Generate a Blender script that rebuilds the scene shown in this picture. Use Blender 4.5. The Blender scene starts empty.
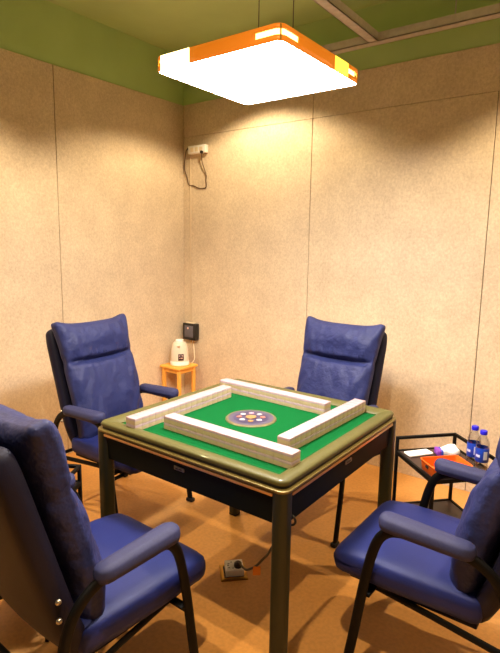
import bpy, bmesh, math, random
from mathutils import Vector, Matrix, noise
random.seed(7)
sc = bpy.context.scene
COL = sc.collection
PI = math.pi

# ------------------------------------------------------------------ materials
def lin(c):
    return tuple((x/255/12.92 if x/255 <= .04045 else ((x/255+.055)/1.055)**2.4) for x in c)

def nodes_of(m):
    m.use_nodes = True
    nt = m.node_tree
    return nt, nt.nodes, nt.links, nt.nodes['Principled BSDF']

def mat(name, rgb, rough=.5, metal=0., spec=.5, var=.0, scale=20., bump=0., bscale=200., trans=0., ior=1.45,
        coat=0., sheen=0., rgb2=None, detail=4.):
    m = bpy.data.materials.new(name)
    nt, N, L, b = nodes_of(m)
    c = lin(rgb)
    b.inputs['Base Color'].default_value = (*c, 1)
    b.inputs['Roughness'].default_value = rough
    b.inputs['Metallic'].default_value = metal
    b.inputs['Specular IOR Level'].default_value = spec
    b.inputs['Transmission Weight'].default_value = trans
    b.inputs['IOR'].default_value = ior
    b.inputs['Coat Weight'].default_value = coat
    b.inputs['Sheen Weight'].default_value = sheen
    tc = N.new('ShaderNodeTexCoord')
    if var or rgb2:
        n = N.new('ShaderNodeTexNoise')
        n.inputs['Scale'].default_value = scale
        n.inputs['Detail'].default_value = detail
        L.new(tc.outputs['Object'], n.inputs['Vector'])
        r = N.new('ShaderNodeValToRGB')
        r.color_ramp.elements[0].position = .3
        r.color_ramp.elements[1].position = .7
        if rgb2:
            r.color_ramp.elements[0].color = (*lin(rgb2), 1)
            r.color_ramp.elements[1].color = (*c, 1)
        else:
            r.color_ramp.elements[0].color = (*[x*(1-var) for x in c], 1)
            r.color_ramp.elements[1].color = (*[min(1, x*(1+var)) for x in c], 1)
        L.new(n.outputs['Fac'], r.inputs['Fac'])
        L.new(r.outputs['Color'], b.inputs['Base Color'])
    if bump:
        n2 = N.new('ShaderNodeTexNoise')
        n2.inputs['Scale'].default_value = bscale
        n2.inputs['Detail'].default_value = 3
        L.new(tc.outputs['Object'], n2.inputs['Vector'])
        bp = N.new('ShaderNodeBump')
        bp.inputs['Strength'].default_value = bump
        bp.inputs['Distance'].default_value = .004 if bscale > 50 else .012
        L.new(n2.outputs['Fac'], bp.inputs['Height'])
        L.new(bp.outputs['Normal'], b.inputs['Normal'])
    return m

def emis(name, rgb, s):
    m = bpy.data.materials.new(name)
    nt, N, L, b = nodes_of(m)
    b.inputs['Base Color'].default_value = (*lin(rgb), 1)
    b.inputs['Emission Color'].default_value = (*lin(rgb), 1)
    b.inputs['Emission Strength'].default_value = s
    return m

def wall_panel_mat():
    m = bpy.data.materials.new('speckled_felt_panel')
    nt, N, L, b = nodes_of(m)
    b.inputs['Roughness'].default_value = .62
    b.inputs['Specular IOR Level'].default_value = .45
    tc = N.new('ShaderNodeTexCoord')
    n1 = N.new('ShaderNodeTexNoise'); n1.inputs['Scale'].default_value = 85; n1.inputs['Detail'].default_value = 8; n1.inputs['Roughness'].default_value = .75
    n2 = N.new('ShaderNodeTexNoise'); n2.inputs['Scale'].default_value = 5; n2.inputs['Detail'].default_value = 4
    mp = N.new('ShaderNodeMapping'); mp.inputs['Scale'].default_value = (1, 1, .8)
    L.new(tc.outputs['Object'], mp.inputs['Vector'])
    L.new(mp.outputs['Vector'], n1.inputs['Vector']); L.new(tc.outputs['Object'], n2.inputs['Vector'])
    r1 = N.new('ShaderNodeValToRGB')
    r1.color_ramp.elements[0].position = .32; r1.color_ramp.elements[0].color = (*lin((194, 176, 150)), 1)
    r1.color_ramp.elements[1].position = .66; r1.color_ramp.elements[1].color = (*lin((229, 213, 187)), 1)
    L.new(n1.outputs['Fac'], r1.inputs['Fac'])
    r2 = N.new('ShaderNodeValToRGB')
    r2.color_ramp.elements[0].position = .3; r2.color_ramp.elements[0].color = (.86, .85, .84, 1)
    r2.color_ramp.elements[1].position = .7; r2.color_ramp.elements[1].color = (1, 1, 1, 1)
    L.new(n2.outputs['Fac'], r2.inputs['Fac'])
    mx = N.new('ShaderNodeMix'); mx.data_type = 'RGBA'; mx.blend_type = 'MULTIPLY'; mx.inputs['Factor'].default_value = 1
    L.new(r1.outputs['Color'], mx.inputs[6]); L.new(r2.outputs['Color'], mx.inputs[7])
    L.new(mx.outputs[2], b.inputs['Base Color'])
    bp = N.new('ShaderNodeBump'); bp.inputs['Strength'].default_value = .35; bp.inputs['Distance'].default_value = .004
    L.new(n1.outputs['Fac'], bp.inputs['Height']); L.new(bp.outputs['Normal'], b.inputs['Normal'])
    return m

def floor_mat():
    m = bpy.data.materials.new('tan_floor')
    nt, N, L, b = nodes_of(m)
    b.inputs['Roughness'].default_value = .42
    b.inputs['Specular IOR Level'].default_value = .35
    tc = N.new('ShaderNodeTexCoord')
    n1 = N.new('ShaderNodeTexNoise'); n1.inputs['Scale'].default_value = 2.2; n1.inputs['Detail'].default_value = 6
    n2 = N.new('ShaderNodeTexNoise'); n2.inputs['Scale'].default_value = 60; n2.inputs['Detail'].default_value = 4
    L.new(tc.outputs['Object'], n1.inputs['Vector']); L.new(tc.outputs['Object'], n2.inputs['Vector'])
    r1 = N.new('ShaderNodeValToRGB')
    r1.color_ramp.elements[0].position = .3; r1.color_ramp.elements[0].color = (*lin((206, 146, 78)), 1)
    r1.color_ramp.elements[1].position = .7; r1.color_ramp.elements[1].color = (*lin((220, 160, 88)), 1)
    L.new(n1.outputs['Fac'], r1.inputs['Fac'])
    r2 = N.new('ShaderNodeValToRGB')
    r2.color_ramp.elements[0].position = .35; r2.color_ramp.elements[0].color = (.88, .88, .88, 1)
    r2.color_ramp.elements[1].position = .6; r2.color_ramp.elements[1].color = (1, 1, 1, 1)
    L.new(n2.outputs['Fac'], r2.inputs['Fac'])
    mx = N.new('ShaderNodeMix'); mx.data_type = 'RGBA'; mx.blend_type = 'MULTIPLY'; mx.inputs['Factor'].default_value = 1
    L.new(r1.outputs['Color'], mx.inputs[6]); L.new(r2.outputs['Color'], mx.inputs[7])
    L.new(mx.outputs[2], b.inputs['Base Color'])
    return m

M = {}
M['panel'] = wall_panel_mat()
M['floor'] = floor_mat()
M['green_wall'] = mat('green_plaster', (176, 206, 140), .8, var=.05, scale=3, spec=.2)
M['green_ceiling'] = mat('green_ceiling_paint', (178, 204, 146), .8, var=.06, scale=2.5, spec=.2)
M['groove'] = mat('dark_seam', (70, 58, 46), .9)
M['plain_wall'] = mat('beige_wall', (134, 122, 106), .8)
M['steel'] = mat('galvanised_steel', (186, 182, 178), .6, .0, var=.1, scale=30)
M['leather'] = mat('blue_leatherette', (28, 37, 96), .52, spec=.28, var=.07, scale=9, bump=.12, bscale=420)
M['cushion'] = mat('blue_crinkled_leatherette', (38, 45, 92), .54, spec=.28, var=.08, scale=11, bump=1., bscale=17)
M['leather_dark'] = mat('navy_shell_cloth', (16, 17, 44), .6, spec=.3, var=.1, scale=14, bump=.15, bscale=420)
M['armpad'] = mat('dusty_blue_armrest', (46, 49, 86), .62, spec=.3, var=.12, scale=130, bump=.25, bscale=500)
M['black_metal'] = mat('black_powder_coat', (7, 6, 6), .55, 0., .18)
M['rubber'] = mat('black_rubber', (20, 17, 15), .8)
M['bolt'] = mat('zinc_bolt', (196, 188, 170), .3, .9)
M['rim'] = mat('olive_gold_rim', (78, 75, 32), .5, .05, var=.10, scale=90, coat=.25)
M['lip'] = mat('champagne_lip', (128, 112, 62), .35, .5)
M['gap'] = mat('black_gap', (8, 8, 8), .6)
M['copper'] = mat('rose_gold_strip', (206, 156, 98), .3, .55)
M['apron'] = mat('black_green_apron', (10, 15, 11), .55, spec=.14)
M['leg'] = mat('olive_table_leg', (36, 37, 20), .45, .0, spec=.4)
M['felt'] = mat('green_felt', (2, 80, 36), .95, spec=.1, var=.06, scale=160, bump=.1, bscale=600)
M['badge'] = mat('pewter_badge', (120, 112, 104), .35, .7)
M['tile_back'] = mat('pinkish_white_tile', (170, 150, 158), .3, coat=.3)
M['tile_face'] = mat('ivory_tile', (188, 170, 140), .32, coat=.3)
M['disc'] = mat('slate_violet_disc', (70, 68, 90), .35)
M['disc_ring'] = mat('tan_disc_ring', (104, 98, 70), .35, .3)
M['disc_dark'] = mat('indigo_disc_band', (50, 46, 78), .35)
M['btn_white'] = mat('white_button', (160, 154, 162), .4)
M['btn_pink'] = mat('pink_button', (156, 118, 136), .4)
M['btn_salmon'] = mat('salmon_button', (150, 92, 80), .4)
M['btn_orange'] = mat('orange_button', (146, 108, 66), .4)
M['white_plastic'] = mat('white_plastic', (244, 243, 240), .4)
M['cream_plastic'] = mat('cream_plastic', (228, 214, 186), .45)
M['black_plastic'] = mat('black_plastic', (34, 31, 30), .42)
M['grey_plastic'] = mat('grey_plastic', (96, 92, 100), .4)
M['conduit'] = mat('beige_conduit', (206, 188, 160), .6)
M['cord'] = mat('black_cord', (16, 14, 13), .5)
M['brown_cord'] = mat('brown_cord', (86, 62, 40), .6)
M['gold'] = mat('brass_plate', (196, 148, 62), .32, .8)
M['orange_tag'] = mat('orange_tag', (216, 128, 34), .6)
M['wood'] = mat('golden_wood', (228, 168, 74), .5, var=.12, scale=14)
M['tray'] = mat('dark_brown_tray', (58, 40, 36), .4)
M['orange_plastic'] = mat('orange_basket', (238, 104, 28), .45)
def clear_mat():
    m = bpy.data.materials.new('clear_bottle')
    nt, N, L, b = nodes_of(m)
    out = N['Material Output']
    t = N.new('ShaderNodeBsdfTransparent'); t.inputs['Color'].default_value = (.9, .92, .95, 1)
    g = N.new('ShaderNodeBsdfGlossy'); g.inputs['Roughness'].default_value = .08
    lw = N.new('ShaderNodeLayerWeight'); lw.inputs['Blend'].default_value = .35
    mx = N.new('ShaderNodeMixShader')
    L.new(lw.outputs['Facing'], mx.inputs['Fac']); L.new(t.outputs['BSDF'], mx.inputs[1]); L.new(g.outputs['BSDF'], mx.inputs[2])
    L.new(mx.outputs['Shader'], out.inputs['Surface'])
    return m
M['bottle'] = clear_mat()
M['bottle_label'] = mat('blue_bottle_label', (22, 62, 176), .35, var=.12, scale=40)
M['bottle_cap'] = mat('royal_blue_cap', (28, 22, 196), .4)
M['label_pale'] = mat('pale_label_print', (190, 206, 236), .4)
M['tissue'] = mat('white_tissue_pack', (236, 232, 236), .4)
M['purple'] = mat('purple_print', (128, 60, 170), .4)
M['blue_print'] = mat('blue_print', (60, 80, 190), .4)
M['kettle'] = mat('milky_glass', (244, 232, 216), .3, trans=.2, ior=1.2)
M['dark_label'] = mat('dark_brown_label', (62, 34, 36), .5)
M['pink_plastic'] = mat('pale_pink_plastic', (236, 196, 184), .4)
M['amber'] = mat('amber_shell', (190, 112, 40), .35, .1)
ab = M['amber'].node_tree.nodes['Principled BSDF']
ab.inputs['Emission Color'].default_value = (*lin((255, 136, 24)), 1)
ab.inputs['Emission Strength'].default_value = .5
LAMP = 26.0
M['diffuser'] = emis('lamp_diffuser', (255, 248, 243), LAMP)
M['led'] = emis('bright_led_module', (255, 248, 243), 240)
M['glow'] = emis('lamp_inner_glow', (255, 206, 120), 4.0)
M['amber_glow'] = emis('amber_acrylic_glow', (255, 196, 60), 2.2)
M['white_glow'] = emis('bright_acrylic_glow', (255, 222, 150), 6)

# ------------------------------------------------------------------ mesh helpers
def obj(name, bm, mats, parent=None, smooth=True, loc=None, rot=None):
    if not isinstance(mats, (list, tuple)): mats = [mats]
    bmesh.ops.recalc_face_normals(bm, faces=bm.faces[:])
    me = bpy.data.meshes.new(name); bm.to_mesh(me); bm.free()
    for m in mats: me.materials.append(m)
    o = bpy.data.objects.new(name, me); COL.objects.link(o)
    if smooth:
        me.shade_smooth()
        try:
            me.set_sharp_from_angle(angle=math.radians(38))
        except Exception: pass
    if parent: o.parent = parent
    if loc is not None: o.location = loc
    if rot is not None: o.rotation_euler = rot
    return o

def thing(name, label, cat, loc=(0, 0, 0), rz=0, group=None):
    o = bpy.data.objects.new(name, None); COL.objects.link(o)
    o.empty_display_size = .05
    o.location = loc; o.rotation_euler = (0, 0, rz)
    return tag(o, label, cat, group)

def tag(o, label, cat, group=None):
    o['label'] = label; o['category'] = cat
    if group: o['group'] = group
    return o

def struct(o):
    o['kind'] = 'structure'; return o

def box(bm, lo, hi, mi=0, bevel=0, seg=2):
    r = bmesh.ops.create_cube(bm, size=1)
    vs = r['verts']
    for v in vs:
        v.co = Vector([lo[i] + (v.co[i]+.5)*(hi[i]-lo[i]) for i in range(3)])
    fs = {f for v in vs for f in v.link_faces}
    for f in fs: f.material_index = mi
    if bevel:
        es = {e for v in vs for e in v.link_edges}
        r = bmesh.ops.bevel(bm, geom=list(es), offset=bevel, segments=seg, affect='EDGES', profile=.5, clamp_overlap=True)
        for f in r['faces']: f.material_index = mi
    return bm

def rbox(bm, half, r, n, deform=None, center=(0, 0, 0), mi=0):
    """rounded box from a cube lattice, optional deform(co, p) -> co"""
    if isinstance(n, int): n = (n, n, n)
    cache = {}
    def vert(p):
        k = tuple(round(x*1e5) for x in p)
        if k in cache: return cache[k]
        q = Vector([p[i]*half[i] for i in range(3)])
        inner = Vector([max(-(half[i]-r), min(half[i]-r, q[i])) for i in range(3)])
        d = q-inner
        co = inner + d.normalized()*r if d.length > 1e-9 else q
        if deform: co = deform(co, p)
        v = bm.verts.new(co+Vector(center)); cache[k] = v
        return v
    def lat(i):
        m = n[i]; h = half[i]; f = r/h
        # denser samples in the rounded edge
        k = max(2, m//6)
        edge = [-1+f*(1-math.cos(PI/2*j/k)) for j in range(k)]
        mid = [-1+f+(2-2*f)*j/m for j in range(m+1)]
        return edge+mid+[-x for x in reversed(edge)]
    L = [lat(i) for i in range(3)]
    for ax in range(3):
        a, b = (ax+1) % 3, (ax+2) % 3
        for s in (-1, 1):
            for i in range(len(L[a])-1):
                for j in range(len(L[b])-1):
                    quad = []
                    for (di, dj) in ((0, 0), (1, 0), (1, 1), (0, 1)):
                        p = [0, 0, 0]; p[ax] = s; p[a] = L[a][i+di]; p[b] = L[b][j+dj]
                        quad.append(vert(p))
                    if s < 0: quad.reverse()
                    if len(set(quad)) == 4:
                        try: f_ = bm.faces.new(quad); f_.material_index = mi
                        except ValueError: pass
    return bm

def catmull(pts, n=6):
    P = [Vector(p) for p in pts]
    P = [P[0]*2-P[1]] + P + [P[-1]*2-P[-2]]
    out = []
    for i in range(1, len(P)-2):
        p0, p1, p2, p3 = P[i-1:i+3]
        for k in range(n):
            t = k/n
            out.append(.5*((2*p1)+(p2-p0)*t+(2*p0-5*p1+4*p2-p3)*t*t+(3*p1-p0-3*p2+p3)*t**3))
    out.append(P[-2])
    return out

def sweep(bm, pts, a, b, ref=Vector((1, 0, 0)), seg=10, mi=0, caps=True, squ=1.0):
    """elliptic tube: a = half size along ref, b = half size across"""
    rings = []
    for i, p in enumerate(pts):
        t = (pts[min(i+1, len(pts)-1)]-pts[max(i-1, 0)]).normalized()
        u = ref - t*ref.dot(t)
        if u.length < 1e-4: u = Vector((0, 1, .01)) - t*t.y
        u.normalize(); w = t.cross(u)
        ring = []
        for k in range(seg):
            an = 2*PI*(k+.5)/seg
            c, s = math.cos(an), math.sin(an)
            if squ != 1.0:
                c = math.copysign(abs(c)**squ, c); s = math.copysign(abs(s)**squ, s)
            ring.append(bm.verts.new(p+u*(a*c)+w*(b*s)))
        rings.append(ring)
    for r0, r1 in zip(rings, rings[1:]):
        for k in range(seg):
            f = bm.faces.new((r0[k], r0[(k+1) % seg], r1[(k+1) % seg], r1[k])); f.material_index = mi
    if caps:
        for r in (rings[0], rings[-1]):
            f = bm.faces.new(r); f.material_index = mi
    return bm

def lathe(bm, prof, seg=28, center=(0, 0, 0), mi=0, close=True):
    rings = []
    for (r, z) in prof:
        rings.append([bm.verts.new((center[0]+r*math.cos(2*PI*k/seg), center[1]+r*math.sin(2*PI*k/seg), center[2]+z)) for k in range(seg)])
    for r0, r1 in zip(rings, rings[1:]):
        for k in range(seg):
            f = bm.faces.new((r0[k], r0[(k+1) % seg], r1[(k+1) % seg], r1[k])); f.material_index = mi
    if close:
        for r in (rings[0], rings[-1]):
            f = bm.faces.new(r); f.material_index = mi
    return bm

def rsquare(h, r, seg=8, hy=None):
    hy = hy or h
    out = []
    for cx, cy, a0 in ((h-r, hy-r, 0), (-h+r, hy-r, PI/2), (-h+r, -hy+r, PI), (h-r, -hy+r, 3*PI/2)):
        for k in range(seg+1):
            a = a0+PI/2*k/seg
            out.append((cx+r*math.cos(a), cy+r*math.sin(a)))
    return out

def ringsweep(bm, prof, r0, href, seg=8, closed=True, mi=0, cap=False):
    """prof: list of (half, z); corner radius shrinks/grows with half"""
    loops = []
    for (h, z) in prof:
        r = max(.002, r0+(h-href))
        loops.append([bm.verts.new((x, y, z)) for x, y in rsquare(h, r, seg)])
    n = len(loops[0])
    pairs = list(zip(loops, loops[1:]))
    if closed: pairs.append((loops[-1], loops[0]))
    for a, b in pairs:
        for k in range(n):
            f = bm.faces.new((a[k], a[(k+1) % n], b[(k+1) % n], b[k])); f.material_index = mi
    if cap:
        for l in (loops[0], loops[-1]):
            f = bm.faces.new(l); f.material_index = mi
    return bm

def copy_tree(o, parent=None):
    c = o.copy(); COL.objects.link(c)
    if parent: c.parent = parent
    for ch in list(o.children): copy_tree(ch, c)
    return c

NB = bmesh.new
# ------------------------------------------------------------------ room
XW, YW, XE, YS, H = -1.948, 1.595, 2.45, -2.75, 3.085
PT, HS = 2.70, 2.44          # panel top, horizontal seam
bm = NB(); box(bm, (XW-.1, YS-.1, -.08), (XE+.1, YW+.1, 0)); struct(obj('floor', bm, M['floor'], smooth=False))
bm = NB(); box(bm, (XW-.1, YS-.1, H), (XE+.1, YW+.1, H+.08)); struct(obj('ceiling', bm, M['green_ceiling'], smooth=False))
T = .012; G = .0022
# left wall: green plaster with felt covered boards up to 2.70 m
bm = NB(); box(bm, (XW-.1, YS-.1, 0), (XW-T, YW+.1, H), 0)
box(bm, (XW-T-.001, YS, 0), (XW-T+.002, YW-T, PT-.004), 2)
edges = [YW+T, .367, -.853, -2.073, YS]
for a, b in zip(edges, edges[1:]):
    box(bm, (XW-T, b+G, 0), (XW, a-G if a < YW else YW+T, PT), 1, .0015, 1)
struct(obj('wall_left', bm, [M['green_wall'], M['panel'], M['groove']], smooth=False))
bm = NB(); box(bm, (XW-.1, YW+T, 0), (XE+.1, YW+.1, H), 0)
box(bm, (XW, YW+T-.002, 0), (XE, YW+T+.001, PT-.004), 2)
edges = [XW, -.681, .539, 1.759, XE]
for a, b in zip(edges, edges[1:]):
    box(bm, (a+G, YW, 0), (b-G, YW+T, HS-.0012), 1, .0015, 1)
    box(bm, (a+(G if b < 1 else .0), YW, HS+.0012), (b-(G if b < 0 else .0), YW+T, PT), 1, .001, 1)
struct(obj('wall_right', bm, [M['green_wall'], M['panel'], M['groove']], smooth=False))
bm = NB(); box(bm, (XW-.1, YS-.1, 0), (XE+.1, YS, H)); bm.free()   # front wall left out so the added world fill light can enter
bm = NB(); box(bm, (XE, YS, 0), (XE+.1, YW+.1, H)); struct(obj('wall_side', bm, M['plain_wall'], smooth=False))

# ceiling grid channels (open steel C sections hanging under the green ceiling)
def channel(bm, p0, p1, w=.062, h=.05, t=.004, ax='x'):
    if ax == 'x':
        x0, x1, yc, z = p0, p1[0], p1[1], p1[2]
        box(bm, (x0, yc-w/2, z), (x1, yc+w/2, z+t)); box(bm, (x0, yc-w/2, z), (x1, yc-w/2+t, z+h)); box(bm, (x0, yc+w/2-t, z), (x1, yc+w/2, z+h))
    else:
        y0, y1, xc, z = p0, p1[0], p1[1], p1[2]
        box(bm, (xc-w/2, y0, z), (xc+w/2, y1, z+t)); box(bm, (xc-w/2, y0, z), (xc-w/2+t, y1, z+h)); box(bm, (xc+w/2-t, y0, z), (xc+w/2, y1, z+h))
bm = NB(); channel(bm, -1.0, (XE, 1.475, 2.80), .066, .05, .004, 'x')
for x in (-.9, .3, 1.5): box(bm, (x-.003, 1.472, 2.80), (x+.003, 1.478, H))
struct(obj('trim_1', bm, M['steel'], smooth=False))
bm = NB(); channel(bm, YS, (1.44, -.178, 2.801), .062, .05, .004, 'y')
for y in (-1.6, -.1): box(bm, (-.181, y-.003, 2.80), (-.175, y+.003, H))
struct(obj('trim_2', bm, M['steel'], smooth=False))

# ------------------------------------------------------------------ chairs
def pillow_deform(co, p):
    x, y, z = co
    hz = .345
    v = (z+hz)/(2*hz)                # 0 bottom .. 1 top
    u = x/.25
    # width: narrower low, wider at head
    wsc = .93+.09*v
    x = x*wsc*.965
    front = max(0., min(1., (y+.062)/.124))
    # cushion bulge: thick middle, thin near the side seams
    edge = (1-abs(u)**4.5)*(1-abs(2*v-1)**7)
    th = .50+.50*max(0, edge)
    dv = v-.672-.012*u*u
    crease = math.exp(-(dv/(.030 if dv < 0 else .020))**2)*(1-.75*abs(u)**3)
    wide = math.exp(-((v-.685)/.11)**2)
    th *= 1-.70*crease*front - .14*wide*front
    head = math.exp(-((v-.86)/.1)**2)
    body = math.exp(-((v-.36)/.24)**2)
    th += (.20*head+.10*body)*front*max(0, edge)
    # wrinkles fanning out of the crease and the lower corners
    wr = .0
    d = abs(v-.685)
    wr += .0042*math.sin(46*u+9*math.sin(3*u+1)+10*(v-.685))*math.exp(-(d/.07)**2)*(1-crease)
    wr += .0040*math.sin(16*u+26*v)*math.exp(-((abs(u)-.9)/.35)**2)*front
    wr += .004*math.sin(30*v+9*u*u)*math.exp(-((v-.12)/.14)**2)
    wr += .010*noise.noise(Vector((u*1.9, v*4.2, 1.7)))+.004*noise.noise(Vector((u*5+3*v, v*6-2*u, 4.1)))+.003*abs(math.sin(9*(u-.6*v)+3*noise.noise(Vector((u*2, v*3, 8)))))
    y = y*th + wr*front
    # top corners drawn out to points, top edge dipping between
    if v > .75:
        k = (v-.75)/.25
        z += k*k*(.030*abs(u)**6-.010*(1-u*u))
        x += k*k*.018*math.copysign(abs(u)**5, u)
        y += -.010*k*k
    # pinch sides at the crease
    x *= 1-.022*math.exp(-((v-.685)/.04)**2)
    if v < .2:
        k = 1-v/.2
        y -= .012*k*k*front
    if v < .32: y -= .030*((.32-v)/.32)**2
    return Vector((x, y, z))

def make_chair():
    root = thing('armchair', '', 'chair')
    # seat
    def sdef(co, p):
        x, y, z = co
        if z > 0:
            z += .012*(1-(x/.25)**2)*(1-((y)/.27)**2) - .004
            z -= .018*max(0, (y-.12)/.14)**2
        x *= 1-.05*max(0, -y/.26)
        if abs(x) > .2: y -= .020*((abs(x)-.2)/.05)**2*(1 if y > .15 else 0)
        z += .0015*noise.noise(Vector((x*9, y*9, 2)))
        return Vector((x, y, z))
    bm = NB(); rbox(bm, (.260, .264, .050), .034, (14, 14, 4), sdef, (0, .106, .428))
    obj('seat', bm, M['leather'], root)
    bm = NB(); box(bm, (-.22, -.14, .358), (.22, .30, .384), 0, .004)
    obj('seat_board', bm, M['leather_dark'], root)
    tilt = math.radians(16.2)
    R = Matrix.Rotation(tilt, 4, 'X')
    # back shell
    def bdef(co, p):
        x, y, z = co
        v = (z+.36)/.72
        x *= 1.0-.10*max(0, (.25-v)/.25)**1.5
        if v > .85: x *= 1-.06*((v-.85)/.15)**2
        y -= .018*(1-(x/.25)**2)
        y += .03*max(0, (.3-v)/.3)**2
        return Vector((x, y, z))
    bm = NB(); rbox(bm, (.243, .036, .36), .032, (12, 4, 18), bdef)
    bmesh.ops.transform(bm, matrix=Matrix.Translation((0, -.238, .712)) @ R, verts=bm.verts[:])
    obj('backrest', bm, M['leather_dark'], root)
    # soft back cushion
    bm = NB(); rbox(bm, (.25, .062, .345), .034, (40, 5, 84), pillow_deform)
    bmesh.ops.transform(bm, matrix=Matrix.Translation((0, -.146, .766)) @ R, verts=bm.verts[:])
    obj('back_cushion', bm, M['cushion'], root)
    for s in (-1, 1):
        X = s*.282
        # arm tube: front leg, arm support, rear leg in one bent flat tube
        path = [(X, .275, .012), (X, .245, .20), (X, .216, .40), (X, .186, .545), (X, .152, .608), (X, .100, .630), (X, .02, .632),
                (X, -.075, .632), (X, -.14, .620), (X, -.195, .580), (X, -.228, .515), (X, -.246, .42), (X, -.272, .25), (X, -.305, .012)]
        bm = NB(); sweep(bm, catmull(path, 6), .011, .0175, Vector((1, 0, 0)), 12, squ=.8)
        fr = obj('side_frame', bm, M['black_metal'], root)
        for (fx, fy) in ((X, .277), (X, -.307)):
            bm = NB(); box(bm, (fx-.016, fy-.024, 0), (fx+.016, fy+.024, .022), 0, .005)
            obj('foot_cap', bm, M['rubber'], fr)
        # arm pad
        def adef(co, p):
            x, y, z = co
            k = (y+.16)/.32
            x *= .86+.20*k
            z *= .90+.12*k
            if z > 0: z += .004*(1-(x/.04)**2)
            z += .010*(k-.5)
            return Vector((x, y, z))
        bm = NB(); rbox(bm, (.041, .154, .026), .0255, (6, 14, 2), adef)
        # plan rounding of the ends
        for v in bm.verts:
            t = abs(v.co.y)/.154
            if t > .72:
                v.co.x *= math.sqrt(max(.05, 1-((t-.72)/.30)**2))
        bmesh.ops.transform(bm, matrix=Matrix.Translation((X, .020, .649)), verts=bm.verts[:])
        obj('armrest', bm, M['armpad'], root)
        # rail from the seat back to the rear leg, and front bracket
        bm = NB(); sweep(bm, [Vector((s*.20, .26, .352)), Vector((s*.235, .0, .352)), Vector((s*.268, -.262, .345))], .009, .012, Vector((1, 0, 0)), 8)
        obj('seat_rail', bm, M['black_metal'], root)
        bm = NB(); box(bm, (min(s*.21, X), .195, .352), (max(s*.21, X), .225, .36), 0, .002)
        obj('seat_bracket', bm, M['black_metal'], root)
        for z in (.550, .606):
            yb = -.200
            bm = NB(); lathe(bm, [(.0085, 0), (.0085, .004), (.006, .008), (.002, .0095)], 12)
            bmesh.ops.transform(bm, matrix=Matrix.Translation((s*.2405, yb-.02, z)) @ Matrix.Rotation(s*PI/2, 4, 'Y'), verts=bm.verts[:])
            obj('bolt', bm, M['bolt'], root)
    for y, z in ((.226, .335), (-.255, .345)):
        bm = NB(); sweep(bm, [Vector((-.275, y, z)), Vector((.275, y, z))], .010, .010, Vector((0, 0, 1)), 10)
        obj('crossbar', bm, M['black_metal'], root)
    return root

chair = make_chair()
CH = [  # x, y, facing angle from +x, label
    (-1.018, .108, math.radians(2.5), 'blue padded armchair behind the left edge of the table, in front of the wooden stool'),
    (-.104, .80, math.radians(-92), 'blue padded armchair behind the far side of the table, back towards the right wall'),
    (-.085, -.845, math.radians(88.5), 'blue padded armchair in the lower left foreground, its dark back shell and bolts showing'),
    (.862, .062, math.radians(179.5), 'blue padded armchair at the right edge, in front of the cart with water bottles'),
]
for i, (x, y, a, lab) in enumerate(CH):
    c = chair if i == 0 else copy_tree(chair)
    c.location = (x, y, 0); c.rotation_euler = (0, 0, a-PI/2)
    tag(c, lab, 'chair', 'blue armchairs around the mahjong table')

# ------------------------------------------------------------------ mahjong table
tb = thing('mahjong_table', 'square automatic mahjong table with green felt top, olive gold rim and dark aprons', 'table', (0, 0, 0))
FZ = .790
A = .478
bm = NB()
ringsweep(bm, [(.402, FZ-.004), (.402, FZ+.004), (.408, .799), (.430, .806), (.450, .8085), (.460, .807), (.466, .803), (.468, .797), (.466, .789), (.42, .788)], .034, .468, 8)
obj('rim', bm, M['rim'], tb)
bm = NB(); ringsweep(bm, [(.44, .788), (.464, .788), (.464, .777), (.44, .777)], .03, .461, 8); obj('rim_gap', bm, M['gap'], tb)
bm = NB(); ringsweep(bm, [(.44, .7785), (.473, .7785), (.477, .777), (.478, .773), (.476, .768), (.44, .767)], .036, .478, 8); obj('rim_lip', bm, M['lip'], tb)
bm = NB(); ringsweep(bm, [(.4025, FZ-.012), (.4025, FZ)], .006, .4025, 4, False, 0, True); obj('felt_top', bm, M['felt'], tb, smooth=False)
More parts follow.
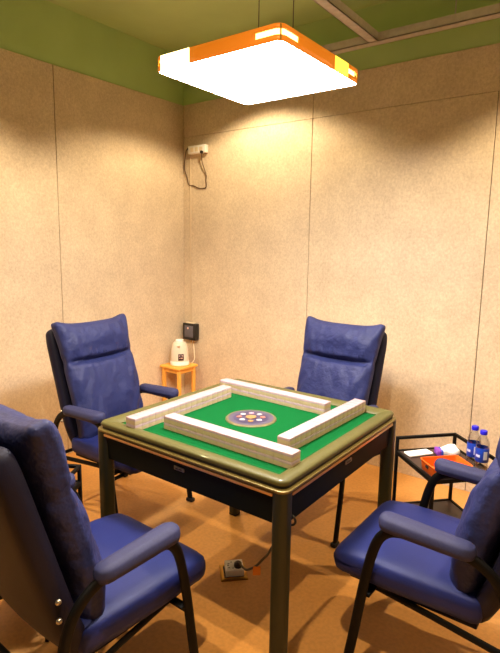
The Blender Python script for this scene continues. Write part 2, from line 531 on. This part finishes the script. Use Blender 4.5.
for k in range(4):
    Rz = Matrix.Rotation(k*PI/2, 4, 'Z')
    # side seen at -y
    bm = NB()
    v = [(-.43, -.462, .768), (.43, -.462, .768), (.43, -.456, .650), (-.43, -.456, .650), (-.43, -.44, .768), (.43, -.44, .768), (.43, -.44, .650), (-.43, -.44, .650)]
    vs = [bm.verts.new(c) for c in v]
    for f in ((0, 1, 2, 3), (5, 4, 7, 6), (0, 4, 5, 1), (3, 2, 6, 7), (0, 3, 7, 4), (1, 5, 6, 2)): bm.faces.new([vs[i] for i in f])
    bmesh.ops.transform(bm, matrix=Rz, verts=bm.verts[:])
    ap = obj('apron', bm, M['apron'], tb, smooth=False)
    bm = NB(); box(bm, (-.424, -.474, .7505), (.424, -.460, .7620), 0, .002); bmesh.ops.transform(bm, matrix=Rz, verts=bm.verts[:])
    obj('trim_strip', bm, M['copper'], ap)
    bm = NB(); rbox(bm, (.026, .003, .008), .0029, 3); box(bm, (-.016, -.0042, -.003), (-.004, -.0025, .003), 1); box(bm, (.0, -.0042, -.003), (.015, -.0025, .003), 1)
    bmesh.ops.transform(bm, matrix=Rz @ Matrix.Translation((0, -.4615, .722)) @ Matrix.Rotation(math.radians(-3), 4, 'X'), verts=bm.verts[:])
    obj('badge', bm, [M['badge'], M['black_plastic']], ap)
    bm = NB()
    loops = []
    for z, d in ((.012, .0), (.30, .0), (.60, .0), (.768, .0)):
        loops.append([bm.verts.new((x+.446, y-.446, z)) for x, y in rsquare(.0285, .021, 6)])
    n = len(loops[0])
    for a_, b_ in zip(loops, loops[1:]):
        for i in range(n): bm.faces.new((a_[i], a_[(i+1) % n], b_[(i+1) % n], b_[i]))
    bm.faces.new(loops[0]); bm.faces.new(loops[-1])
    bmesh.ops.transform(bm, matrix=Rz, verts=bm.verts[:])
    lg = obj('leg', bm, M['leg'], tb)
    bm = NB(); box(bm, (.422, -.470, 0), (.470, -.422, .014), 0, .004); bmesh.ops.transform(bm, matrix=Rz, verts=bm.verts[:])
    obj('foot_cap', bm, M['rubber'], lg)
bm = NB(); ringsweep(bm, [(.40, .63), (.438, .65), (.438, .778)], .03, .438, 5, False, 0, True); obj('machine_body', bm, M['apron'], tb, smooth=False)
# centre control disc
DX, DY = -.012, .0
bm = NB(); lathe(bm, [(.113, FZ), (.113, FZ+.002), (.110, FZ+.005), (.100, FZ+.006), (.100, FZ)], 48, (DX, DY, 0), 0, False)
ds = obj('control_disc', bm, M['disc_ring'], tb)
bm = NB(); lathe(bm, [(.100, FZ), (.100, FZ+.0055), (.078, FZ+.006), (.078, FZ)], 48, (DX, DY, 0), 0, False); obj('disc_band', bm, M['disc'], ds)
bm = NB(); lathe(bm, [(.078, FZ), (.078, FZ+.0065), (.060, FZ+.0075), (.0, FZ+.0075)], 48, (DX, DY, 0), 0, False); obj('disc_plate', bm, M['disc_dark'], ds)
bm = NB(); lathe(bm, [(.024, FZ+.006), (.024, FZ+.0105), (.018, FZ+.0125), (.0001, FZ+.013)], 24, (DX, DY, 0)); obj('centre_button', bm, M['btn_orange'], ds)
for k, mm in enumerate(['btn_salmon', 'btn_white', 'btn_pink', 'btn_white', 'btn_salmon', 'btn_white', 'btn_orange', 'btn_white']):
    a = k*PI/4+.6
    bm = NB(); lathe(bm, [(.0125, FZ+.006), (.0125, FZ+.0095), (.009, FZ+.011), (.0001, FZ+.0113)], 16, (DX+.052*math.cos(a), DY+.052*math.sin(a), 0))
    obj('button', bm, M[mm], ds)

# ------------------------------------------------------------------ mahjong tiles
TW, TD, TH = .0371, .0555, .0275
def tile_mesh():
    bm = NB()
    w, d, h = TW/2-.00008, TD/2, TH
    zs = [(0, .0012), (.0010, 0), (h*.60, 0), (h*.60, 0), (h-.0014, 0), (h-.0004, .0005), (h, .0014)]
    loops = []
    for z, ins in zs:
        loops.append([bm.verts.new((x, y, z)) for x, y in rsquare(w-ins, .0007, 2, d-ins)])
    n = len(loops[0])
    for li, (a, b) in enumerate(zip(loops, loops[1:])):
        if li == 2: continue
        for i in range(n):
            f = bm.faces.new((a[i], a[(i+1) % n], b[(i+1) % n], b[i])); f.material_index = 0 if li < 2 else 1
    f = bm.faces.new(loops[0]); f.material_index = 0
    f = bm.faces.new(loops[-1]); f.material_index = 1
    bmesh.ops.remove_doubles(bm, verts=bm.verts[:], dist=1e-6)
    return obj('mahjong_tile', bm, [M['tile_face'], M['tile_back']])
tile0 = tile_mesh(); first = True
ORD = ['first', 'second', 'third', 'fourth', 'fifth', 'sixth', 'seventh', 'eighth', 'ninth', 'tenth', 'eleventh', 'twelfth', 'thirteenth', 'fourteenth', 'fifteenth', 'sixteenth', 'seventeenth']
WALLS = [  # name, start x,y (centre of first tile edge), direction angle, end phrase
    ('front wall', (-.218, -.300), math.radians(-1.0), 'left end'),
    ('left wall', (-.303, -.432), math.radians(90.6), 'near end'),
    ('back wall', (-.410, .290), math.radians(-1.6), 'left end'),
    ('right wall', (.300, -.220), math.radians(88.6), 'near end'),
]
for wn, (x, y), ang, end in WALLS:
    dx, dy = math.cos(ang), math.sin(ang)
    for layer in range(2):
        for i in range(17):
            o = tile0 if first else tile0.copy()
            if not first: COL.objects.link(o)
            first = False
            j = random.uniform(-.0002, .0002)
            t = (i+.5)*TW
            o.location = (x+dx*t-dy*j, y+dy*t+dx*j, FZ+.0002+layer*(TH+.0001))
            o.rotation_euler = (0, 0, ang)
            tag(o, '%s white mahjong tile from the %s of the %s, %s layer' % (ORD[i], end, wn, 'upper' if layer else 'lower'), 'mahjong tile', 'mahjong tiles of the %s on the felt' % wn)

# ------------------------------------------------------------------ pendant lamp
LX, LY, LZ, LH, LT = .026, -.027, 2.190, .286, .052
lp = thing('pendant_lamp', 'square glowing ceiling lamp with amber sides hanging over the mahjong table', 'lamp', (LX, LY, LZ))
bm = NB(); ringsweep(bm, [(LH-.004, .0), (LH-.004, .004)], .03, LH, 8, False, 0, True); dif = obj('diffuser', bm, M['diffuser'], lp, smooth=False)
bm = NB(); lathe(bm, [(.12, .0), (.118, -.0015), (.0005, -.0015)], 40); obj('led_module', bm, M['led'], dif, smooth=False)
bm = NB(); ringsweep(bm, [(LH-.012, .004), (LH-.012, LT-.004)], .03, LH, 8, False, 0, False); obj('inner_light', bm, M['glow'], lp)
bm = NB(); ringsweep(bm, [(LH-.003, LT-.004), (LH-.003, LT)], .03, LH, 8, False, 0, True); obj('top_plate', bm, M['white_plastic'], lp, smooth=False)
# amber shell with a wrap-around slot at every corner
def shell_loop(h, r):
    """densely sampled rounded square; returns points with distance to nearest corner apex along the edge"""
    pts = []
    for c in range(4):
        a0 = c*PI/2
        cs, sn = math.cos(a0), math.sin(a0)
        loc = []
        N_ = 14
        for k in range(N_+1):      # straight, running up the +x side towards the +x+y corner
            yy = -(h-r)+(2*(h-r))*k/N_
            loc.append((h, yy, min((h-r)-yy, yy+(h-r))+r*.785))
        for k in range(1, 8):
            a = PI/2*k/8
            loc.append((h-r+r*math.cos(a), h-r+r*math.sin(a), r*abs(a-PI/4)))
        pts += [(x*cs-y*sn, x*sn+y*cs, d) for x, y, d in loc]
    return pts
pts = shell_loop(LH, .03)
zs = [0, .018, .037, LT]
bm = NB()
grid = [[bm.verts.new((x, y, z)) for (x, y, d) in pts] for z in zs]
n = len(pts)
def zone(i):
    """which kind of side piece stands between point i and i+1"""
    x = (pts[i][0]+pts[(i+1) % n][0])/2; y = (pts[i][1]+pts[(i+1) % n][1])/2
    d = (pts[i][2]+pts[(i+1) % n][2])/2
    if y < -LH+.012 and x < -.10 and d > .03: return 'white'
    if x > LH-.012 and .06 < y < .17: return 'full'
    return 'slot' if d < .105 and not(abs(pts[i][0]-pts[(i+1)%n][0])<1e-9 and d<.0) else 'solid'
bm2 = NB(); bm3 = NB()
for i in range(n):
    k = (i+1) % n; zn = zone(i)
    for b in range(3):
        if zn == 'slot' and b == 1: continue
        if zn in ('full', 'white'):
            tb_ = bm2 if zn == 'full' else bm3
            q = [tb_.verts.new((pts[a][0], pts[a][1], z)) for a, z in ((i, zs[b]), (k, zs[b]), (k, zs[b+1]), (i, zs[b+1]))]
            tb_.faces.new(q); continue
        bm.faces.new((grid[b][i], grid[b][k], grid[b+1][k], grid[b+1][i]))
for b_ in (bm2, bm3): bmesh.ops.remove_doubles(b_, verts=b_.verts[:], dist=1e-5)
for v in [v for v in bm.verts if not v.link_faces]: bm.verts.remove(v)
sh = obj('amber_side', bm, M['amber'], lp)
md = sh.modifiers.new('thick', 'SOLIDIFY'); md.thickness = .004; md.offset = -1
sg = obj('acrylic_side', bm2, M['amber_glow'], lp); sg['label'] = 'glowing yellow acrylic stretch of the lamp side'
md = sg.modifiers.new('thick', 'SOLIDIFY'); md.thickness = .004; md.offset = -1
sg = obj('acrylic_side', bm3, M['white_glow'], lp); sg['label'] = 'glowing white acrylic stretch of the lamp side'
md = sg.modifiers.new('thick', 'SOLIDIFY'); md.thickness = .004; md.offset = -1
for sx, sy in ((1, 1), (1, -1), (-1, 1), (-1, -1)):
    q = LH-.03+.03*.7071
    bm = NB(); sweep(bm, [Vector((sx*q, sy*q, .002)), Vector((sx*q, sy*q, LT-.002))], .003, .003, Vector((1, 0, 0)), 8)
    obj('corner_clip', bm, M['gold'], lp)
for x, y in ((-.012, 0), (.145, 0)):
    bm = NB(); sweep(bm, [Vector((x, y, LT)), Vector((x, y, .45)), Vector((x, y, H-LZ))], .0018, .0018, Vector((1, 0, 0)), 8)
    obj('suspension_cable', bm, M['grey_plastic'], lp)

# four warm ceiling spots around the room: they cast the crossing shadows on the floor and the glow on the walls
for (x, y, e) in ((1.35, 1.05, 138), (-1.05, 1.06, 70), (.80, -1.28, 165), (-1.35, -.95, 138)):
    ld = bpy.data.lights.new('ceiling_spot', 'SPOT'); ld.energy = e; ld.color = (1, .76, .46)
    ld.spot_size = math.radians(136); ld.spot_blend = .35; ld.shadow_soft_size = .03
    lo = bpy.data.objects.new('ceiling_spot', ld); COL.objects.link(lo); lo.location = (x, y, 2.78)

# ------------------------------------------------------------------ metal carts
def make_cart(post_h=.574):
    root = thing('side_cart', '', 'side table')
    W, D = .355, .330       # local: x along A->B, y along A->D
    t = .0075
    for (x, y, h) in ((0, 0, post_h), (0, D, post_h), (W, D, post_h), (W, 0, .508)):
        bm = NB(); box(bm, (x-t, y-t, 0), (x+t, y+t, h), 0, .0015, 1)
        obj('post', bm, M['black_metal'], root)
    bm = NB(); box(bm, (-t, t, post_h-2*t), (t, D-t, post_h), 0, .0015, 1); obj('top_rail', bm, M['black_metal'], root)
    bm = NB(); box(bm, (t, D-t, post_h-2*t), (W-t, D+t, post_h), 0, .0015, 1); obj('top_rail', bm, M['black_metal'], root)
    for z, nm in ((.488, 'tray'), (.188, 'lower_shelf')):
        bm = NB(); box(bm, (t, t, z), (W-t, D-t, z+.008)); tr = obj(nm, bm, M['tray'], root, smooth=False)
        bm = NB()
        box(bm, (t, -t, z-.008), (W-t, t, z+.012), 0, .001, 1); box(bm, (t, D-t, z-.008), (W-t, D+t, z+.012), 0, .001, 1)
        box(bm, (-t, t, z-.008), (t, D-t, z+.012), 0, .001, 1); box(bm, (W-t, t, z-.008), (W+t, D-t, z+.012), 0, .001, 1)
        obj('edge_frame', bm, M['black_metal'], tr, smooth=False)
    return root
cart = make_cart()
CA = math.atan2(-.239, .263)
cart.location = (.375, .766, 0); cart.rotation_euler = (0, 0, CA)
tag(cart, 'black metal two-tier side cart holding the orange basket and water bottles', 'side table', 'black metal side carts')
c2 = copy_tree(cart)
# second cart between the two left chairs, turned so its rail faces the far left chair
a2 = math.radians(-58)
dv = Vector((math.cos(a2), math.sin(a2))); nv = Vector((-dv.y, dv.x))
Dp = Vector((-.622, -.482)); Ap = Dp-nv*.310
c2.location = (Ap.x, Ap.y, 0); c2.rotation_euler = (0, 0, a2)
tag(c2, 'black metal side cart mostly hidden behind the lower left armchair', 'side table', 'black metal side carts')

u = Vector((math.cos(CA), math.sin(CA), 0)); w = Vector((-u.y, u.x, 0)); C0 = Vector((.375, .766, 0)); TZ = .4962
# orange basket
bk = thing('storage_basket', 'orange plastic basket at the front corner of the black cart', 'basket', (.655, .655, TZ+.0004), CA)
def basket():
    bm = NB()
    prof = [(.0, .0), (.98, .0), (1.0, .003), (1.06, .048), (1.10, .050), (1.10, .053), (1.04, .053), (.97, .005), (.0, .005)]
    loops = []
    for s, z in prof:
        s = max(s, .02)
        loops.append([bm.verts.new((x*s, y*s, z)) for x, y in rsquare(.062, .014, 4, .092)])
    n = len(loops[0])
    for a, b in zip(loops, loops[1:]):
        for i in range(n): bm.faces.new((a[i], a[(i+1) % n], b[(i+1) % n], b[i]))
    bm.faces.new(loops[0]); bm.faces.new(loops[-1])
    return bm
obj('basket_body', basket(), M['orange_plastic'], bk)
bm = NB()
rbox(bm, (.0125, .0012, .007), .0011, 2); 
bmesh.ops.transform(bm, matrix=Matrix.Translation((0, -.0975, .034)) @ Matrix.Rotation(math.radians(-7), 4, 'X'), verts=bm.verts[:])
hs = obj('hand_slot', bm, M['black_plastic'], bk)
bm = NB(); rbox(bm, (.0012, .0125, .007), .0011, 2)
bmesh.ops.transform(bm, matrix=Matrix.Translation((-.0665, 0, .034)), verts=bm.verts[:]); obj('hand_slot', bm, M['black_plastic'], bk)
# slim white box
bm = NB(); rbox(bm, (.070, .030, .006), .0055, (5, 4, 2))
o = obj('slim_case', bm, M['white_plastic']); o.location = (.480, .792, TZ+.0064); o.rotation_euler = (0, 0, math.radians(55))
tag(o, 'slim white flat case lying on the rear left of the cart tray', 'case')
# tissue pack
tp = thing('tissue_pack', 'crumpled white tissue packet with a purple end, between the white case and bottles', 'tissue pack', (.596, .868, TZ), math.radians(38))
def tdef(co, p):
    x, y, z = co
    z += .022*max(0, x/.05)*(.6+.4*math.sin(70*y)) + .006*math.sin(90*x+40*y)
    z = max(z, -.020)
    y *= 1+.25*max(0, x/.05)
    return Vector((x, y, z))
bm = NB(); rbox(bm, (.045, .036, .020), .014, (8, 8, 4), tdef, (.012, 0, .0205)); obj('wrapper', bm, M['tissue'], tp)
bm = NB(); rbox(bm, (.012, .032, .019), .011, (3, 6, 3), None, (-.043, 0, .0195)); obj('printed_end', bm, M['purple'], tp)
bm = NB(); rbox(bm, (.008, .030, .017), .0075, (3, 6, 3), None, (-.030, -.004, .021)); obj('printed_band', bm, M['blue_print'], tp)
# water bottles
def make_bottle():
    root = thing('water_bottle', '', 'bottle')
    bm = NB()
    prof = [(.001, .004), (.024, .0), (.030, .004), (.0300, .012), (.0290, .03), (.0300, .04), (.0290, .05), (.0298, .062), (.0298, .125), (.0300, .135), (.030, .15), (.024, .168), (.0155, .182), (.0128, .188), (.0128, .197)]
    lathe(bm, prof, 28); obj('bottle_body', bm, M['bottle'], root)
    bm = NB(); lathe(bm, [(.0301, .060), (.0307, .061), (.0307, .127), (.0301, .128)], 28, close=False); lb = obj('bottle_label', bm, M['bottle_label'], root)
    bm = NB()
    for (a0, a1, z0, z1) in ((-1.5, -.9, .075, .115), (-2.7, -2.0, .084, .096)):
        vs = []
        for z in (z0, z1): vs.append([bm.verts.new((.0309*math.cos(a0+(a1-a0)*k/6), .0309*math.sin(a0+(a1-a0)*k/6), z)) for k in range(7)])
        for k in range(6): bm.faces.new((vs[0][k], vs[0][k+1], vs[1][k+1], vs[1][k]))
    obj('label_print', bm, M['label_pale'], lb)
    bm = NB(); lathe(bm, [(.0150, .190), (.0165, .191), (.0165, .206), (.0145, .209), (.001, .2095)], 24); obj('bottle_cap', bm, M['bottle_cap'], root)
    return root
bt = make_bottle()
for i, (x, y, lab) in enumerate(((.740, .798, 'blue-capped water bottle on the cart, left and farther of the two'), (.788, .757, 'blue-capped water bottle on the cart, right and nearer of the two'))):
    o = bt if i == 0 else copy_tree(bt)
    o.location = (x, y, TZ+.0003); o.rotation_euler = (0, 0, .2 if i == 0 else .35)
    tag(o, lab, 'bottle', 'water bottles on the cart')

# ------------------------------------------------------------------ stool and kettle
SX, SY = -1.805, 1.380
st = thing('stool', 'small square golden wood stool in the room corner under the kettle', 'stool', (SX, SY, 0))
bm = NB(); rbox(bm, (.118, .118, .012), .010, (4, 4, 2), None, (0, 0, .508)); obj('seat', bm, M['wood'], st)
for sx in (-1, 1):
    for sy in (-1, 1):
        bm = NB(); box(bm, (sx*.088-.014, sy*.088-.014, 0), (sx*.088+.014, sy*.088+.014, .498), 0, .004); obj('leg', bm, M['wood'], st)
for sx in (-1, 1):
    bm = NB(); box(bm, (sx*.088-.007, -.075, .462), (sx*.088+.007, .075, .497), 0, .002); obj('apron', bm, M['wood'], st)
    bm = NB(); box(bm, (-.075, sx*.088-.007, .462), (.075, sx*.088+.007, .497), 0, .002); obj('apron', bm, M['wood'], st)
    bm = NB(); box(bm, (sx*.088-.007, -.075, .16), (sx*.088+.007, .075, .185), 0, .002); obj('stretcher', bm, M['wood'], st)
kt = thing('electric_kettle', 'pale bell-shaped kettle with a dark label standing on the wooden stool', 'kettle', (SX+.005, SY+.005, .5202), math.radians(-52))
bm = NB(); lathe(bm, [(.001, 0), (.078, 0), (.082, .004), (.082, .030), (.079, .036), (.001, .036)], 32); obj('base', bm, M['white_plastic'], kt)
bm = NB(); lathe(bm, [(.001, .0365), (.078, .0365), (.078, .06), (.076, .10), (.070, .145), (.060, .18), (.048, .197), (.001, .198)], 32); obj('body', bm, M['kettle'], kt)
bm = NB(); lathe(bm, [(.001, .198), (.035, .198), (.035, .214), (.030, .218), (.001, .219)], 24); obj('lid', bm, M['white_plastic'], kt)
bm = NB(); sweep(bm, catmull([(-.060, -.02, .185), (-.088, -.03, .18), (-.105, -.035, .15), (-.104, -.035, .10), (-.085, -.03, .07), (-.070, -.02, .065)], 5), .010, .008, Vector((0, 1, 0)), 10); obj('handle', bm, M['pink_plastic'], kt)
bm = NB(); sweep(bm, [Vector((.055, 0, .155)), Vector((.078, 0, .178)), Vector((.092, 0, .186))], .014, .010, Vector((0, 1, 0)), 10); obj('spout', bm, M['kettle'], kt)
bm = NB()
vs = []
for z, r in ((.048, .0788), (.075, .0785), (.105, .0768)):
    vs.append([bm.verts.new((r*math.cos(-.05+.62*k/8), r*math.sin(-.05+.62*k/8), z)) for k in range(9)])
for a, b in zip(vs, vs[1:]):
    for k in range(8): bm.faces.new((a[k], a[k+1], b[k+1], b[k]))
lb = obj('label_patch', bm, M['dark_label'], kt); md = lb.modifiers.new('t', 'SOLIDIFY'); md.thickness = .001; md.offset = 1
bm = NB()
for z0, z1, a0, a1 in ((.086, .092, .04, .46), (.066, .072, .08, .2), (.064, .073, .28, .42)):
    r = .0800
    q = [bm.verts.new((r*math.cos(a), r*math.sin(a), z)) for a, z in ((a0, z0), (a1, z0), (a1, z1), (a0, z1))]
    bm.faces.new(q)
obj('label_print', bm, M['pink_plastic'], lb)

# ------------------------------------------------------------------ wall fittings near the corner
wb = thing('wall_box', 'black plastic wall box mounted near the room corner beside the kettle', 'wall box', (-1.838, YW, .782))
bm = NB(); box(bm, (-.075, -.055, -.075), (.075, -.0005, .072), 0, .008, 3); obj('housing', bm, M['black_plastic'], wb)
bm = NB(); box(bm, (-.050, -.058, -.050), (.050, -.054, .052), 0, .002); dr = obj('cover', bm, M['grey_plastic'], wb)
bm = NB(); lathe(bm, [(.009, 0), (.009, .003), (.001, .004)], 14); bmesh.ops.transform(bm, matrix=Matrix.Translation((-.008, -.058, .030)) @ Matrix.Rotation(PI/2, 4, 'X'), verts=bm.verts[:]); obj('indicator', bm, M['pink_plastic'], dr)
bm = NB(); box(bm, (-.05, -.045, .072), (.045, -.012, .080), 0, .002); obj('top_clip', bm, M['cream_plastic'], wb)
for x, l in ((.005, .026), (.035, .034)):
    bm = NB(); sweep(bm, [Vector((x, -.03, -.073)), Vector((x+.002, -.031, -.073-l*.6)), Vector((x-.003, -.03, -.073-l))], .005, .005, Vector((1, 0, 0)), 8); obj('cord_stub', bm, M['gold'], wb)
kc = NB(); sweep(kc, catmull([(-1.815, 1.565, .703), (-1.80, 1.56, .66), (-1.775, 1.54, .60), (-1.748, 1.515, .555), (-1.744, 1.485, .5285), (-1.75, 1.468, .5245)], 6), .0035, .0035, Vector((0, 1, 0)), 8)
bmesh.ops.transform(kc, matrix=(Matrix.Translation(kt.location) @ Matrix.Rotation(math.radians(-52), 4, 'Z')).inverted(), verts=kc.verts[:])
obj('cord', kc, M['cream_plastic'], kt)
ps = thing('power_strip', 'white power strip mounted high on the right wall near the corner', 'power strip', (-1.760, YW, 2.322))
bm = NB(); box(bm, (-.098, -.040, -.032), (.098, -.0005, .034), 0, .006, 3); obj('housing', bm, M['white_plastic'], ps)
for x in (-.05, 0, .05):
    bm = NB(); rbox(bm, (.017, .002, .017), .0018, 2, None, (x, -.0405, 0)); sk = obj('socket', bm, M['cream_plastic'], ps)
bm = NB(); box(bm, (-.112, -.036, .006), (-.094, -.012, .024), 0, .004); obj('plug', bm, M['black_plastic'], ps)
bm = NB(); box(bm, (.056, -.062, -.040), (.076, -.039, -.018), 0, .004); obj('plug', bm, M['black_plastic'], ps)
wy = YW-.026
wire = [(-1.868, wy, 2.335), (-1.893, wy, 2.315), (-1.924, YW-.012, 2.186), (-1.902, YW-.006, 2.115), (-1.88, YW-.005, 2.048), (-1.827, YW-.005, 2.036), (-1.764, YW-.005, 2.012), (-1.686, YW-.005, 2.014), (-1.686, YW-.006, 2.072), (-1.678, YW-.012, 2.116), (-1.704, YW-.03, 2.214), (-1.696, YW-.05, 2.285)]
bm = NB(); sweep(bm, catmull(wire, 5), .0042, .0042, Vector((0, 1, 0)), 8)
bmesh.ops.translate(bm, vec=-ps.location, verts=bm.verts[:])
obj('loop_cord', bm, M['brown_cord'], ps)['label'] = 'dark cord looping below the strip'
bm = NB(); box(bm, (-1.868, YW-.008, .866), (-1.856, YW-.0003, 2.289), 0, .002)
tag(obj('cable_conduit', bm, M['conduit']), 'thin beige cable trunking running down the wall from the power strip to the black box', 'cable trunking')

# ------------------------------------------------------------------ floor socket and table cord
fs = thing('floor_socket', 'white power outlet in a brass floor plate under the mahjong table', 'floor socket', (-.112, .014, 0), math.radians(45))
bm = NB()
ringsweep(bm, [(.046, .0003), (.064, .0003), (.064, .004), (.060, .007), (.048, .007), (.046, .004)], .004, .064, 3); obj('frame', bm, M['gold'], fs)
bm = NB(); box(bm, (-.046, -.046, .0003), (.046, .046, .003)); obj('well', bm, M['black_plastic'], fs)
so = NB(); box(so, (-.043, -.043, 0), (.043, .043, .034), 0, .004)
so = obj('outlet_block', so, M['white_plastic'], fs, loc=(.004, .004, .003))
for (x, y) in ((-.026, .012), (-.012, .022), (-.026, -.020), (-.008, -.026), (-.030, -.002)):
    bm = NB(); box(bm, (x-.004, y-.002, .0335), (x+.004, y+.002, .0348)); obj('slot', bm, M['black_plastic'], so)
CW = Vector((-.112, .014, 0))
pg = tb
bm = NB(); lathe(bm, [(.018, 0), (.019, .004), (.018, .018), (.012, .024), (.001, .025)], 18, (-.088, .018, .0385)); obj('plug', bm, M['cord'], pg)
cord = [(-.088, .018, .058), (-.075, .008, .072), (-.03, -.026, .086), (.022, -.065, .112), (.071, -.102, .155), (.140, -.155, .225), (.199, -.199, .297), (.258, -.244, .370), (.304, -.279, .440), (.361, -.322, .520), (.410, -.360, .60), (.42, -.365, .665)]
bm = NB(); sweep(bm, catmull(cord, 6), .0052, .0052, Vector((0, 0, 1)), 8); obj('cord', bm, M['cord'], pg)
bm = NB(); sweep(bm, catmull([(.432, -.402, .690), (.445, -.402, .672), (.462, -.401, .664), (.470, -.400, .650), (.464, -.399, .636), (.448, -.398, .630), (.434, -.397, .642), (.428, -.392, .672)], 6), .004, .004, Vector((0, 1, 0)), 8); obj('cord_loop', bm, M['cord'], pg)
bm = NB(); rbox(bm, (.016, .0025, .020), .0022, 2); bmesh.ops.transform(bm, matrix=Matrix.Translation((.150, -.163, .212)) @ Matrix.Rotation(math.radians(40), 4, 'Z'), verts=bm.verts[:]); tg = obj('paper_tag', bm, M['orange_tag'], pg); tg['label'] = 'orange paper tag'

# ------------------------------------------------------------------ world, camera, view
wd = bpy.data.worlds.new('world'); sc.world = wd; wd.use_nodes = True
wd.node_tree.nodes['Background'].inputs['Color'].default_value = (1, .9, .76, 1)
wd.node_tree.nodes['Background'].inputs['Strength'].default_value = .06  # faint warm fill light, added through the missing front wall

P = (1.292164, -1.777128, 1.548905, .637938, .156204, .015639, 520.608)
cy, sy = math.cos(P[3]), math.sin(P[3])
d0 = Vector((-sy, cy, 0)); r0 = Vector((cy, sy, 0)); u0 = Vector((0, 0, 1))
d = d0*math.cos(P[4])-u0*math.sin(P[4]); uu = u0*math.cos(P[4])+d0*math.sin(P[4])
r = r0*math.cos(P[5])+uu*math.sin(P[5]); u2 = -r0*math.sin(P[5])+uu*math.cos(P[5])
cam = bpy.data.cameras.new('camera'); co = bpy.data.objects.new('camera', cam); COL.objects.link(co)
mw = Matrix((( r.x, u2.x, -d.x, P[0]), (r.y, u2.y, -d.y, P[1]), (r.z, u2.z, -d.z, P[2]), (0, 0, 0, 1)))
co.matrix_world = mw
cam.sensor_fit = 'VERTICAL'; cam.sensor_height = 36; cam.lens = P[6]/653*36; cam.clip_start = .05
sc.camera = co
vs = sc.view_settings
vs.view_transform = 'Standard'; vs.look = 'None'; vs.gamma = 1; vs.use_curve_mapping = False
vs.exposure = 0.22
sc.cycles.use_denoising = True
sc.cycles.max_bounces = 12
sc.cycles.diffuse_bounces = 10
sc.cycles.caustics_reflective = False
sc.cycles.caustics_refractive = False
